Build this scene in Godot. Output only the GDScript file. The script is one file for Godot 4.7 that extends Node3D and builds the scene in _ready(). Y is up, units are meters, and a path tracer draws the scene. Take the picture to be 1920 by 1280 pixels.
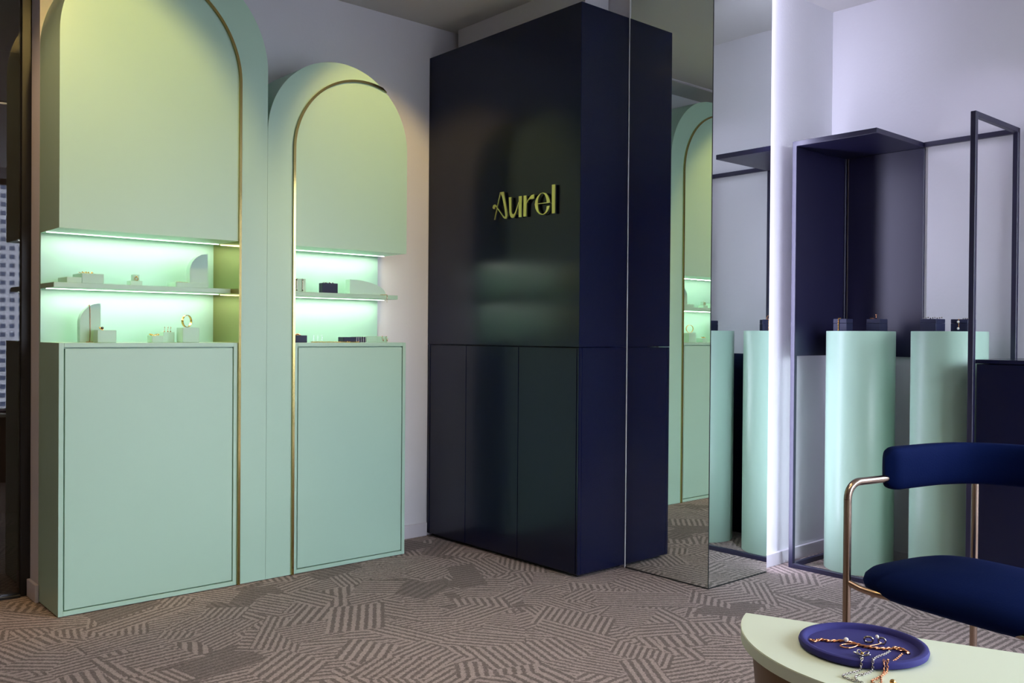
extends Node3D
# A corner of a jewellery shop. x runs along the back wall (to the right), z comes from the back wall towards the windows, y is up.

const CEIL := 2.763
const G := 0.28          # front plane of the mint arch cabinets
var ORG := Vector3.ZERO  # base of the thing being built: vertices are stored relative to it
var taken := {}
var M := {}

# ---------------------------------------------------------------- names and metas
func numbered(called: String) -> String:
	if not taken.has(called):
		taken[called] = 0
		return called
	taken[called] += 1
	return "%s_%03d" % [called, taken[called]]

func tag(o: Node3D, label: String, category: String, group := "") -> Node3D:
	o.set_meta("label", label)
	o.set_meta("category", category)
	if group:
		o.set_meta("group", group)
	return o

func thing(called: String, label: String, category: String, at: Vector3, group := "", turn := 0.0) -> Node3D:
	var o := Node3D.new()
	o.name = numbered(called)
	add_child(o)
	o.position = at
	o.rotation.y = turn
	tag(o, label, category, group)
	ORG = at if turn == 0.0 else Vector3.ZERO
	return o

func obj(called: String, st: SurfaceTool, m: Material, parent: Node3D = null) -> MeshInstance3D:
	var o := MeshInstance3D.new()
	o.mesh = st.commit()
	o.mesh.surface_set_material(0, m)
	if parent == null:
		o.name = numbered(called)
		add_child(o)
		o.position = ORG
	else:
		o.name = called
		parent.add_child(o, true)
	return o

func struct(called: String, st: SurfaceTool, m: Material, parent: Node3D = null) -> MeshInstance3D:
	var o := obj(called, st, m, parent)
	if parent == null:
		o.set_meta("kind", "structure")
	return o

# ---------------------------------------------------------------- shapes
func mb() -> SurfaceTool:
	var st := SurfaceTool.new()
	st.begin(Mesh.PRIMITIVE_TRIANGLES)
	return st

func tri(st: SurfaceTool, a: Vector3, b: Vector3, c: Vector3, na: Vector3, nb: Vector3, nc: Vector3) -> void:
	var n := (a - c).cross(a - b)
	if n.dot(na + nb + nc) < 0.0:
		var t := b
		b = c
		c = t
		t = nb
		nb = nc
		nc = t
	st.set_normal(na)
	st.add_vertex(a - ORG)
	st.set_normal(nb)
	st.add_vertex(b - ORG)
	st.set_normal(nc)
	st.add_vertex(c - ORG)

func quad(st: SurfaceTool, a: Vector3, b: Vector3, c: Vector3, d: Vector3, n: Vector3) -> void:
	tri(st, a, b, c, n, n, n)
	tri(st, a, c, d, n, n, n)

func quadn(st: SurfaceTool, p: Array, n: Array) -> void:
	tri(st, p[0], p[1], p[2], n[0], n[1], n[2])
	tri(st, p[0], p[2], p[3], n[0], n[2], n[3])

# a box with chamfered edges
func cbox(st: SurfaceTool, lo: Vector3, hi: Vector3, c := 0.0015) -> void:
	var mid := (lo + hi) / 2
	var h := (hi - lo) / 2
	c = minf(c, minf(h.x, minf(h.y, h.z)) * 0.45)
	for ax in 3:
		var b := (ax + 1) % 3
		var d := (ax + 2) % 3
		for s in [-1.0, 1.0]:
			var n := Vector3.ZERO
			n[ax] = s
			var p := []
			for k in [[-1, -1], [1, -1], [1, 1], [-1, 1]]:
				var v := mid
				v[ax] += s * h[ax]
				v[b] += k[0] * (h[b] - c)
				v[d] += k[1] * (h[d] - c)
				p.append(v)
			quad(st, p[0], p[1], p[2], p[3], n)
			# edges between face ax/s and face b/s2
			if c > 0.0:
				for s2 in [-1.0, 1.0]:
					var n2 := n
					n2[b] = s2
					var e := []
					for k in [-1, 1]:
						var v1 := mid
						v1[ax] += s * h[ax]
						v1[b] += s2 * (h[b] - c)
						v1[d] += k * (h[d] - c)
						var v2 := mid
						v2[ax] += s * (h[ax] - c)
						v2[b] += s2 * h[b]
						v2[d] += k * (h[d] - c)
						e.append(v1)
						e.append(v2)
					quad(st, e[0], e[1], e[3], e[2], n2.normalized())
	if c > 0.0:
		for sx in [-1.0, 1.0]:
			for sy in [-1.0, 1.0]:
				for sz in [-1.0, 1.0]:
					var s := Vector3(sx, sy, sz)
					var n := s.normalized()
					tri(st, mid + s * (h - Vector3(0, c, c)), mid + s * (h - Vector3(c, 0, c)), mid + s * (h - Vector3(c, c, 0)), n, n, n)

func box_of(lo: Vector3, hi: Vector3, c := 0.0015) -> SurfaceTool:
	var st := mb()
	cbox(st, lo, hi, c)
	return st

# a flat outline given in the plane o + x*ux + y*uy, pushed out by depth
func extrude(st: SurfaceTool, poly: PackedVector2Array, o: Vector3, ux: Vector3, uy: Vector3, depth: Vector3) -> void:
	var idx := Geometry2D.triangulate_polygon(poly)
	var n := depth.normalized()
	for i in range(0, idx.size(), 3):
		var v := []
		for k in 3:
			var q := poly[idx[i + k]]
			v.append(o + ux * q.x + uy * q.y)
		tri(st, v[0], v[1], v[2], -n, -n, -n)
		tri(st, v[0] + depth, v[1] + depth, v[2] + depth, n, n, n)
	var area := 0.0
	var cnt := poly.size()
	for i in cnt:
		area += poly[i].cross(poly[(i + 1) % cnt])
	var flip := 1.0 if area > 0.0 else -1.0
	var norms := []
	for i in cnt:
		var e := (poly[(i + 1) % cnt] - poly[i]).normalized()
		norms.append(Vector2(e.y, -e.x) * flip)
	for i in cnt:
		var j := (i + 1) % cnt
		var n0: Vector2 = norms[i]
		var na := n0
		var nb := n0
		var before: Vector2 = norms[(i + cnt - 1) % cnt]
		var after: Vector2 = norms[j]
		if before.dot(n0) > 0.85:
			na = (before + n0).normalized()
		if after.dot(n0) > 0.85:
			nb = (after + n0).normalized()
		var a := o + ux * poly[i].x + uy * poly[i].y
		var b := o + ux * poly[j].x + uy * poly[j].y
		var n3a := ux * na.x + uy * na.y
		var n3b := ux * nb.x + uy * nb.y
		quadn(st, [a, b, b + depth, a + depth], [n3a, n3b, n3b, n3a])

func spline(pts: Array, per := 8, closed := false) -> Array:
	var out := []
	var n := pts.size()
	var last := n if closed else n - 1
	for i in last:
		var p0: Vector3 = pts[(i - 1 + n) % n] if closed or i > 0 else pts[0] * 2 - pts[1]
		var p1: Vector3 = pts[i]
		var p2: Vector3 = pts[(i + 1) % n]
		var p3: Vector3 = pts[(i + 2) % n] if closed or i + 2 < n else p2 * 2 - p1
		for k in per:
			out.append(p1.cubic_interpolate(p2, p0, p3, float(k) / per))
	if not closed:
		out.append(pts[n - 1])
	return out

func tube(st: SurfaceTool, pts: Array, r: float, seg := 12, closed := false) -> void:
	var n := pts.size()
	var rings := []
	var ref := Vector3.ZERO
	for i in n:
		var t: Vector3
		if closed:
			t = (pts[(i + 1) % n] - pts[(i - 1 + n) % n]).normalized()
		else:
			t = (pts[mini(i + 1, n - 1)] - pts[maxi(i - 1, 0)]).normalized()
		if i == 0:
			ref = Vector3.UP if absf(t.y) < 0.9 else Vector3.RIGHT
		ref = (ref - t * ref.dot(t)).normalized()
		var side := t.cross(ref)
		var ring := []
		for k in seg:
			var a := TAU * k / seg
			ring.append(ref * cos(a) + side * sin(a))
		rings.append(ring)
	for i in (n if closed else n - 1):
		var j := (i + 1) % n
		for k in seg:
			var l := (k + 1) % seg
			var d := [rings[i][k], rings[i][l], rings[j][l], rings[j][k]]
			quadn(st, [pts[i] + d[0] * r, pts[i] + d[1] * r, pts[j] + d[2] * r, pts[j] + d[3] * r], d)
	if not closed:
		for e in [0, n - 1]:
			var t: Vector3 = (pts[1] - pts[0]).normalized() * -1.0 if e == 0 else (pts[n - 1] - pts[n - 2]).normalized()
			for k in range(1, seg - 1):
				tri(st, pts[e] + rings[e][0] * r, pts[e] + rings[e][k] * r, pts[e] + rings[e][k + 1] * r, t, t, t)

# a profile of (radius, height) points turned about the vertical through c; hard corners where the profile bends sharply
func lathe(st: SurfaceTool, prof: Array, c: Vector3, seg := 48) -> void:
	for i in prof.size() - 1:
		var a: Vector2 = prof[i]
		var b: Vector2 = prof[i + 1]
		var e := (b - a).normalized()
		var n := Vector2(e.y, -e.x)
		var na := n
		var nb := n
		if i > 0:
			var q: Vector2 = (a - prof[i - 1]).normalized()
			var m := Vector2(q.y, -q.x)
			if m.dot(n) > 0.7:
				na = (m + n).normalized()
		if i + 2 < prof.size():
			var q: Vector2 = (prof[i + 2] - b).normalized()
			var m := Vector2(q.y, -q.x)
			if m.dot(n) > 0.7:
				nb = (m + n).normalized()
		for k in seg:
			var t0 := TAU * k / seg
			var t1 := TAU * (k + 1) / seg
			var d0 := Vector3(cos(t0), 0, sin(t0))
			var d1 := Vector3(cos(t1), 0, sin(t1))
			var up := Vector3.UP
			var v := [c + d0 * a.x + up * a.y, c + d1 * a.x + up * a.y, c + d1 * b.x + up * b.y, c + d0 * b.x + up * b.y]
			var w := [d0 * na.x + up * na.y, d1 * na.x + up * na.y, d1 * nb.x + up * nb.y, d0 * nb.x + up * nb.y]
			if a.x < 1e-5:
				tri(st, v[0], v[2], v[3], w[0], w[2], w[3])
			elif b.x < 1e-5:
				tri(st, v[0], v[1], v[2], w[0], w[1], w[2])
			else:
				quadn(st, v, w)

func ring(st: SurfaceTool, c: Vector3, axis: Vector3, R: float, r: float, seg := 20, sub := 7, stretch := 1.0, along := Vector3.ZERO) -> void:
	axis = axis.normalized()
	var x := along
	if x == Vector3.ZERO:
		x = axis.cross(Vector3.UP if absf(axis.y) < 0.9 else Vector3.RIGHT)
	x = (x - axis * x.dot(axis)).normalized()
	var y := axis.cross(x)
	var pts := []
	for k in seg:
		var a := TAU * k / seg
		pts.append(c + x * (R * stretch * cos(a)) + y * (R * sin(a)))
	tube(st, pts, r, sub, true)

func ball(st: SurfaceTool, c: Vector3, r: float, seg := 10) -> void:
	var prof := []
	for i in seg + 1:
		var a := -PI / 2 + PI * i / seg
		prof.append(Vector2(maxf(cos(a) * r, 0.0) if i > 0 and i < seg else 0.0, sin(a) * r))
	lathe(st, prof, c, seg + 4)

func chain(st: SurfaceTool, path: Array, link: float, r: float) -> void:
	var carry := 0.0
	var n := 0
	for i in path.size() - 1:
		var a: Vector3 = path[i]
		var b: Vector3 = path[i + 1]
		var d := a.distance_to(b)
		while carry < d:
			var p := a.lerp(b, carry / d)
			var t := (b - a).normalized()
			var up := Vector3.UP if absf(t.y) < 0.9 else Vector3.RIGHT
			var side := t.cross(up).normalized()
			var ax := side if n % 2 else (side * 0.35 + t.cross(side)).normalized()
			ring(st, p, ax, link * 0.36, r, 8, 4, 1.75, t)
			n += 1
			carry += link
		carry -= d

func arch_outline(x0: float, x1: float, cx: float, cy: float, R: float, base: float, seg := 64) -> PackedVector2Array:
	var p := PackedVector2Array([Vector2(x0, base), Vector2(x1, base)])
	for k in seg + 1:
		var a := PI * k / seg
		p.append(Vector2(cx + R * cos(a), cy + R * sin(a)))
	return p

# ---------------------------------------------------------------- materials
func mat(called: String, c: Color, rough := 0.5, metal := 0.0) -> StandardMaterial3D:
	var m := StandardMaterial3D.new()
	m.resource_name = called
	m.albedo_color = c
	m.roughness = rough
	m.metallic = metal
	M[called] = m
	return m

func noise_tex(size: int, freq: float, sd: int, normal := false, bump := 2.0, ramp: Gradient = null) -> NoiseTexture2D:
	var t := NoiseTexture2D.new()
	t.width = size
	t.height = size
	t.seamless = true
	var f := FastNoiseLite.new()
	f.noise_type = FastNoiseLite.TYPE_SIMPLEX_SMOOTH
	f.frequency = freq
	f.fractal_octaves = 3
	f.seed = sd
	t.noise = f
	t.as_normal_map = normal
	t.bump_strength = bump
	if ramp:
		t.color_ramp = ramp
	return t

# the carpet's woven print: patches of ribs laid over each other at all angles
func carpet_texture() -> ImageTexture:
	var W := 1536
	var TILE := 2.7
	var px := TILE / W
	var data := PackedByteArray()
	data.resize(W * W)
	var rng := RandomNumberGenerator.new()
	rng.seed = 77
	# a small table of random values for the uneven loops
	var tab := PackedFloat32Array()
	for i in 4096:
		tab.append(rng.randf() - 0.5)
	for y in W:
		var ripple := 0.22 * TAU * sin(y * 0.006)
		var light := 222 if fposmod(y * px + 0.01 * ripple, 0.028) < 0.015 else 160
		for x in W:
			data[y * W + x] = light + int(tab[((x >> 1) * 31 + (y >> 1) * 57) & 4095] * 44.0)
	var spots := []
	var n := 16
	for gy in n:
		for gx in n:
			spots.append([Vector2((gx + rng.randf()) / n, (gy + rng.randf()) / n) * W])
	for k in 70:
		spots.append([Vector2(rng.randf(), rng.randf()) * W])
	# shuffle so that no row lies over the next
	for i in range(spots.size() - 1, 0, -1):
		var j := rng.randi() % (i + 1)
		var t = spots[i]
		spots[i] = spots[j]
		spots[j] = t
	for s in spots:
		var c: Vector2 = s[0]
		var ang := rng.randf() * PI
		var a := rng.randf_range(0.09, 0.2) / px
		var b := rng.randf_range(0.06, 0.11) / px
		var skew := rng.randf_range(-0.45, 0.45)
		var across := rng.randf() < 0.45
		var pitch := rng.randf_range(0.023, 0.036) / px
		var solid := rng.randf() < 0.12
		var hi := 226.0
		var lo := 158.0
		if solid:
			hi = 178.0
			lo = 150.0
		var ca := cos(ang)
		var sa := sin(ang)
		var ext := int(ceil(sqrt(a * a + b * b) + absf(skew) * b))
		var x0 := int(c.x)
		var y0 := int(c.y)
		for dy in range(-ext, ext + 1):
			var row := posmod(y0 + dy, W) * W
			var hy := ((y0 + dy) >> 1) * 57
			for dx in range(-ext, ext + 1):
				var wob: float = tab[((((x0 + dx) >> 2) * 131) + (((y0 + dy) >> 2) * 71)) & 4095] * 3.0
				var v := -dx * sa + dy * ca + wob
				if v > b or v < -b:
					continue
				var u := dx * ca + dy * sa + skew * v + wob
				if u > a or u < -a:
					continue
				var q := fposmod((u if across else v), pitch) / pitch
				var val := hi if q < 0.52 else lo
				data[row + posmod(x0 + dx, W)] = int(val + tab[(((x0 + dx) >> 1) * 31 + hy) & 4095] * 44.0)
	var im := Image.create_from_data(W, W, false, Image.FORMAT_L8, data)
	return ImageTexture.create_from_image(im)

func make_materials() -> void:
	var fine := noise_tex(256, 0.09, 5, true, 1.2)
	var m := mat("mint_paint", Color8(180, 215, 192), 0.34)
	m = mat("navy_lacquer", Color8(12, 19, 48), 0.2)
	m.metallic_specular = 0.45
	m = mat("navy_metal", Color8(25, 23, 56), 0.4)
	m.metallic_specular = 0.6
	m = mat("navy_leatherette", Color8(30, 34, 66), 0.55)
	m = mat("white_paint", Color8(222, 221, 225), 0.75)
	m.normal_enabled = true
	m.normal_texture = fine
	m.normal_scale = 0.12
	m.uv1_triplanar = true
	m.uv1_world_triplanar = true
	m.uv1_scale = Vector3(2, 2, 2)
	m = mat("ceiling_paint", Color8(208, 206, 203), 0.85)
	m = mat("skirting_paint", Color8(214, 210, 216), 0.5)
	m = mat("brass", Color8(182, 164, 104), 0.1, 1.0)
	m = mat("sign_brass", Color8(232, 220, 142), 0.34, 1.0)
	m = mat("gold", Color8(226, 176, 98), 0.18, 1.0)
	m = mat("rose_gold", Color8(222, 158, 118), 0.22, 1.0)
	m = mat("silver", Color8(182, 174, 166), 0.2, 1.0)
	m = mat("dark_gem", Color8(38, 26, 28), 0.1)
	m = mat("pearl", Color8(240, 236, 228), 0.2)
	m = mat("bronze_tube", Color8(168, 146, 128), 0.24, 1.0)
	m = mat("bronze_sheet", Color8(112, 88, 62), 0.38, 0.9)
	m = mat("mirror_glass", Color8(232, 240, 236), 0.0, 1.0)
	m = mat("mirror_edge", Color8(236, 238, 236), 0.3, 0.0)
	m = mat("mirror_backing", Color8(28, 34, 34), 0.5)
	m = mat("black_metal", Color8(22, 22, 26), 0.4)
	m = mat("brown_panel", Color8(128, 98, 76), 0.5)
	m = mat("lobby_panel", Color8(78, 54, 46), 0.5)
	m = mat("table_paint", Color8(216, 226, 200), 0.4)
	m = mat("velvet_blue", Color8(6, 20, 60), 0.8)
	m.metallic_specular = 0.15
	m.rim_enabled = true
	m.rim = 0.25
	m.rim_tint = 1.0
	m.normal_enabled = true
	m.normal_texture = fine
	m.normal_scale = 0.35
	m.uv1_triplanar = true
	m.uv1_scale = Vector3(6, 6, 6)
	m = mat("velvet_tray", Color8(34, 31, 104), 0.8)
	m.rim_enabled = true
	m.rim = 0.15
	m.rim_tint = 0.7
	m.normal_enabled = true
	m.normal_texture = fine
	m.normal_scale = 0.3
	m.uv1_triplanar = true
	m.uv1_scale = Vector3(12, 12, 12)
	m = mat("clear_acrylic", Color(0.95, 0.98, 0.97, 0.08), 0.03)
	m.transparency = BaseMaterial3D.TRANSPARENCY_ALPHA
	m = mat("window_glass", Color(0.94, 0.97, 0.97, 0.03), 0.0)
	m.transparency = BaseMaterial3D.TRANSPARENCY_ALPHA
	m = mat("door_glass", Color(0.16, 0.14, 0.14, 0.55), 0.0)
	m.transparency = BaseMaterial3D.TRANSPARENCY_ALPHA
	m.metallic_specular = 0.7
	m = mat("carpet", Color8(196, 176, 168), 0.95)
	m.albedo_texture = carpet_texture()
	m.uv1_triplanar = true
	m.uv1_world_triplanar = true
	m.uv1_scale = Vector3.ONE / 2.7
	m.uv1_offset = Vector3(0.13, 0, 0.31)
	m.heightmap_enabled = true
	m.heightmap_texture = m.albedo_texture
	m.heightmap_scale = 0.12
	m = mat("led_white", Color(1, 1, 1), 0.5)
	m.emission_enabled = true
	m.emission = Color(0.93, 1.0, 0.96)
	m.emission_energy_multiplier = 3.0
	m = mat("led_violet_white", Color(1, 1, 1), 0.5)
	m.emission_enabled = true
	m.emission = Color(0.93, 0.93, 1.0)
	m.emission_energy_multiplier = 3.0
	m = mat("downlight_glow", Color(1, 1, 1), 0.5)
	m.emission_enabled = true
	m.emission = Color(1.0, 0.9, 0.7)
	m.emission_energy_multiplier = 4.0
	m = mat("facade", Color8(206, 204, 206), 0.9)
	m = mat("facade_window", Color8(70, 82, 108), 0.2)
	m = mat("street", Color8(120, 118, 116), 0.95)

# ---------------------------------------------------------------- lamps
func downlight(at: Vector3, aim: Vector3, energy: float, color: Color, angle: float, soft: float, label: String) -> void:
	var t := thing("ceiling_downlight", label, "ceiling light", at, "round downlights in the ceiling")
	var st := mb()
	lathe(st, [Vector2(0.034, -0.001), Vector2(0.036, -0.006), Vector2(0.047, -0.006), Vector2(0.05, -0.002), Vector2(0.05, 0.0)], at, 32)
	obj("trim_ring", st, M.skirting_paint, t)
	st = mb()
	lathe(st, [Vector2(0.0, -0.003), Vector2(0.034, -0.003)], at, 24)
	obj("lens", st, M.downlight_glow, t)
	var l := SpotLight3D.new()
	l.name = "lamp"
	t.add_child(l)
	l.position = Vector3(0, -0.02, 0)
	l.look_at_from_position(l.position + at, aim, Vector3(0.3, 0.1, 0.9))
	l.light_energy = energy
	l.light_color = color
	l.light_size = 0.03
	l.spot_angle = angle
	l.spot_angle_attenuation = soft
	l.spot_range = 12.0
	l.spot_attenuation = 2.0
	l.shadow_enabled = true

# a thin strip of light under a board: x0..x1 at height y, centred on z
func led_strip(parent: Node3D, x0: float, x1: float, y: float, z: float, energy: float) -> void:
	obj("led_strip", box_of(Vector3(x0, y - 0.003, z - 0.004), Vector3(x1, y, z + 0.004), 0.0005), M.led_white, parent)
	var l := AreaLight3D.new()
	l.name = "led_lamp"
	parent.add_child(l, true)
	l.area_size = Vector2(x1 - x0, 0.008)
	l.position = Vector3((x0 + x1) / 2, y - 0.0042, z) - ORG
	l.rotation.x = -PI / 2
	l.light_energy = energy
	l.light_color = Color(1.0, 1.0, 0.96)
	l.area_range = 8.0
	l.area_attenuation = 2.0
	l.shadow_enabled = true

# ---------------------------------------------------------------- the mint arch cabinets
# x0..x1 outer arch; the inner arch is the same circle moved by shift; side = +1 when the plain pilaster is on the right
func arch_cabinet(label: String, x0: float, x1: float, cy: float, shift: Vector2, side: int, brass_x: float) -> void:
	var R := (x1 - x0) / 2
	var cx := (x0 + x1) / 2
	var HC := 1.052
	var HU := 1.491
	var tw := 0.011
	var t := thing("arch_display_cabinet", label, "display cabinet", Vector3(cx, 0, 0), "mint arch cabinets along the back wall")
	var Z := Vector3(0, 0, 1)
	var outer := arch_outline(x0, x1, cx, cy, R, 0.003)
	var c2 := Vector2(cx, cy) + shift
	c2.x = brass_x - R * side
	# inner arch, running past the outer one on the open side
	var inner := arch_outline(c2.x - R, c2.x + R, c2.x, c2.y, R, -0.1)
	var inner_small := arch_outline(c2.x - R + tw, c2.x + R - tw, c2.x, c2.y, R - tw, -0.1)
	# the pilaster: outer arch without the inner one
	for p in Geometry2D.clip_polygons(outer, inner):
		var st := mb()
		extrude(st, p, Vector3.ZERO, Vector3.RIGHT, Vector3.UP, Z * G)
		obj("pilaster", st, M.mint_paint, t)
	# the box over the niche
	var top := Geometry2D.intersect_polygons(outer, inner_small)[0]
	var cut := PackedVector2Array([Vector2(x0 - 1, HU), Vector2(x1 + 1, HU), Vector2(x1 + 1, 4), Vector2(x0 - 1, 4)])
	for p in Geometry2D.intersect_polygons(top, cut):
		var st := mb()
		extrude(st, p, Vector3.ZERO, Vector3.RIGHT, Vector3.UP, Z * G)
		var ub := obj("upper_box", st, M.mint_paint, t)
		led_strip(ub, (x0 if side > 0 else brass_x + tw) + 0.004, (brass_x - tw if side > 0 else x1) - 0.004, HU, 0.085, 0.11)
	# the brass sheet that lines the inner arch, its edge standing a little proud of the front
	var strip := Geometry2D.clip_polygons(inner, inner_small)
	for q in strip:
		for p in Geometry2D.intersect_polygons(q, outer):
			var st := mb()
			extrude(st, p, Vector3(0, 0, 0.004), Vector3.RIGHT, Vector3.UP, Z * (G + 0.006))
			obj("brass_lining", st, M.brass, t)
	# lower cabinet between the open side and the brass
	var a := x0 if side > 0 else brass_x + tw
	var b := brass_x - tw if side > 0 else x1
	var st := mb()
	cbox(st, Vector3(a, 0.003, 0), Vector3(b, HC, G - 0.02), 0.001)
	var carcass := obj("base_carcass", st, M.mint_paint, t)
	var f := 0.018
	st = mb()
	cbox(st, Vector3(a, 0.003, G - 0.02), Vector3(a + f, HC, G), 0.001)
	cbox(st, Vector3(b - f, 0.003, G - 0.02), Vector3(b, HC, G), 0.001)
	cbox(st, Vector3(a + f, HC - f, G - 0.02), Vector3(b - f, HC, G), 0.001)
	cbox(st, Vector3(a + f, 0.003, G - 0.02), Vector3(b - f, 0.003 + f, G), 0.001)
	obj("face_frame", st, M.mint_paint, carcass)
	obj("door", box_of(Vector3(a + f + 0.0045, 0.003 + f + 0.0045, G - 0.018), Vector3(b - f - 0.0045, HC - f - 0.005, G - 0.0005), 0.001), M.mint_paint, carcass)
	# niche
	obj("back_panel", box_of(Vector3(a, HC, 0.0), Vector3(b, HU, 0.02), 0.0), M.mint_paint, t)
	var shelf := obj("shelf", box_of(Vector3(a, 1.267, 0.02), Vector3(b, 1.287, 0.207), 0.001), M.mint_paint, t)
	led_strip(shelf, a + 0.004, b - 0.004, 1.267, 0.085, 0.11)

# ---------------------------------------------------------------- jewellery stands and jewellery
func block(called: String, label: String, lo: Vector3, hi: Vector3, m: Material, category := "display block", group := "") -> Node3D:
	ORG = Vector3((lo.x + hi.x) / 2, lo.y, (lo.z + hi.z) / 2)
	var o := obj(called, box_of(lo, hi, 0.0015), m)
	tag(o, label, category, group)
	return o

func jewel(called: String, st: SurfaceTool, m: Material, label: String, category: String, group := "") -> MeshInstance3D:
	var o := obj(called, st, m)
	tag(o, label, category, group)
	return o

# a quarter arch: a board whose upper corner is rounded off; turn it with ux
func quarter_arch(w: float, h: float, r: float, left: bool) -> PackedVector2Array:
	var p := PackedVector2Array()
	if left:
		p = PackedVector2Array([Vector2(0, 0), Vector2(w, 0), Vector2(w, h)])
		for k in 17:
			var a := PI / 2 + PI / 2 * k / 16
			p.append(Vector2(w + cos(a) * w, h - r + sin(a) * r))
	else:
		p = PackedVector2Array([Vector2(w, 0), Vector2(0, 0), Vector2(0, h)])
		for k in 17:
			var a := PI / 2 - PI / 2 * k / 16
			p.append(Vector2(cos(a) * w, h - r + sin(a) * r))
	return p

# one shop window from corner p along the wall: frame, mullion and panes
func window_bank(called: String, p: Vector3, along: Vector3, width: float) -> void:
	var y0 := 0.2
	var y1 := 2.66
	var out := Vector3(absf(along.z), 0, absf(along.x))
	ORG = p + along * width / 2 + Vector3(0, y0, 0)
	var w := Node3D.new()
	w.name = called
	add_child(w)
	w.position = ORG
	w.set_meta("kind", "structure")
	var part := func(st: SurfaceTool, a0: float, a1: float, b0: float, b1: float, d0: float, d1: float) -> void:
		cbox(st, p + along * a0 + Vector3(0, b0, 0) + out * d0, p + along * a1 + Vector3(0, b1, 0) + out * d1, 0.001)
	var st := mb()
	part.call(st, 0.0, 0.06, y0, y1, 0.0, 0.08)
	part.call(st, width - 0.06, width, y0, y1, 0.0, 0.08)
	part.call(st, 0.06, width - 0.06, y0, y0 + 0.06, 0.0, 0.08)
	part.call(st, 0.06, width - 0.06, y1 - 0.06, y1, 0.0, 0.08)
	obj("window_frame", st, M.black_metal, w)
	st = mb()
	part.call(st, width / 2 - 0.025, width / 2 + 0.025, y0 + 0.06, y1 - 0.06, 0.005, 0.075)
	obj("mullion", st, M.black_metal, w)
	for k in 2:
		st = mb()
		part.call(st, 0.05 + k * (width / 2 - 0.04), width / 2 - 0.01 + k * (width / 2 - 0.04), y0 + 0.05, y1 - 0.05, 0.038, 0.04)
		obj("pane", st, M.window_glass, w)

func building(label: String, x0: float, x1: float, y0: float, y1: float, z: float, depth: float, cols: int, rows: int) -> void:
	var t := thing("office_tower", label, "building", Vector3((x0 + x1) / 2, y0, z + depth / 2), "towers across the street")
	obj("wall", box_of(Vector3(x0, y0, z), Vector3(x1, y1, z + depth), 0.0), M.facade, t)
	var st := mb()
	var dx := (x1 - x0) / cols
	var dy := (y1 - y0) / rows
	for i in cols:
		for j in rows:
			var p := Vector3(x0 + (i + 0.22) * dx, y0 + (j + 0.28) * dy, z - 0.15)
			cbox(st, p, p + Vector3(dx * 0.56, dy * 0.5, 0.3), 0.0)
	var o := obj("windows", st, M.facade_window, t)
	o.set_meta("kind", "stuff")

# ================================================================ the scene
func _ready() -> void:
	# ---- camera
	var cam := Camera3D.new()
	cam.name = "camera"
	var yaw := deg_to_rad(41.2526)
	var pitch := deg_to_rad(-0.4861)
	var roll := deg_to_rad(0.4463)
	var fw := Vector3(sin(yaw), 0, -cos(yaw))
	var rt := Vector3(cos(yaw), 0, sin(yaw))
	var up := Vector3.UP
	var fw2 := fw * cos(pitch) + up * sin(pitch)
	var up2 := up * cos(pitch) - fw * sin(pitch)
	var rt2 := rt * cos(roll) + up2 * sin(roll)
	var up3 := up2 * cos(roll) - rt * sin(roll)
	cam.transform = Transform3D(Basis(rt2, up3, -fw2), Vector3(0, 1.1, 4.0295))
	cam.fov = rad_to_deg(2.0 * atan(640.0 / 1710.2264))
	cam.current = true
	add_child(cam)
	# ---- sky and exposure
	var env := Environment.new()
	var sm := ProceduralSkyMaterial.new()
	sm.sky_top_color = Color(0.80, 0.86, 0.96)
	sm.sky_horizon_color = Color(0.92, 0.94, 1.0)
	sm.ground_bottom_color = Color(0.45, 0.45, 0.46)
	sm.ground_horizon_color = Color(0.75, 0.78, 0.82)
	sm.sky_curve = 0.2
	var sky := Sky.new()
	sky.sky_material = sm
	env.sky = sky
	env.background_mode = Environment.BG_SKY
	env.background_energy_multiplier = 15.0
	env.tonemap_mode = Environment.TONE_MAPPER_LINEAR
	env.tonemap_exposure = 0.98
	env.sdfgi_enabled = true
	env.ssao_enabled = true
	env.ssil_enabled = true
	var we := WorldEnvironment.new()
	we.name = "world"
	we.environment = env
	add_child(we)

	make_materials()
	build_room()
	build_units()
	build_navy_cabinet()
	build_display()
	build_chair()
	build_table()
	build_jewellery()
	build_lamps()
	build_city()

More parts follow.
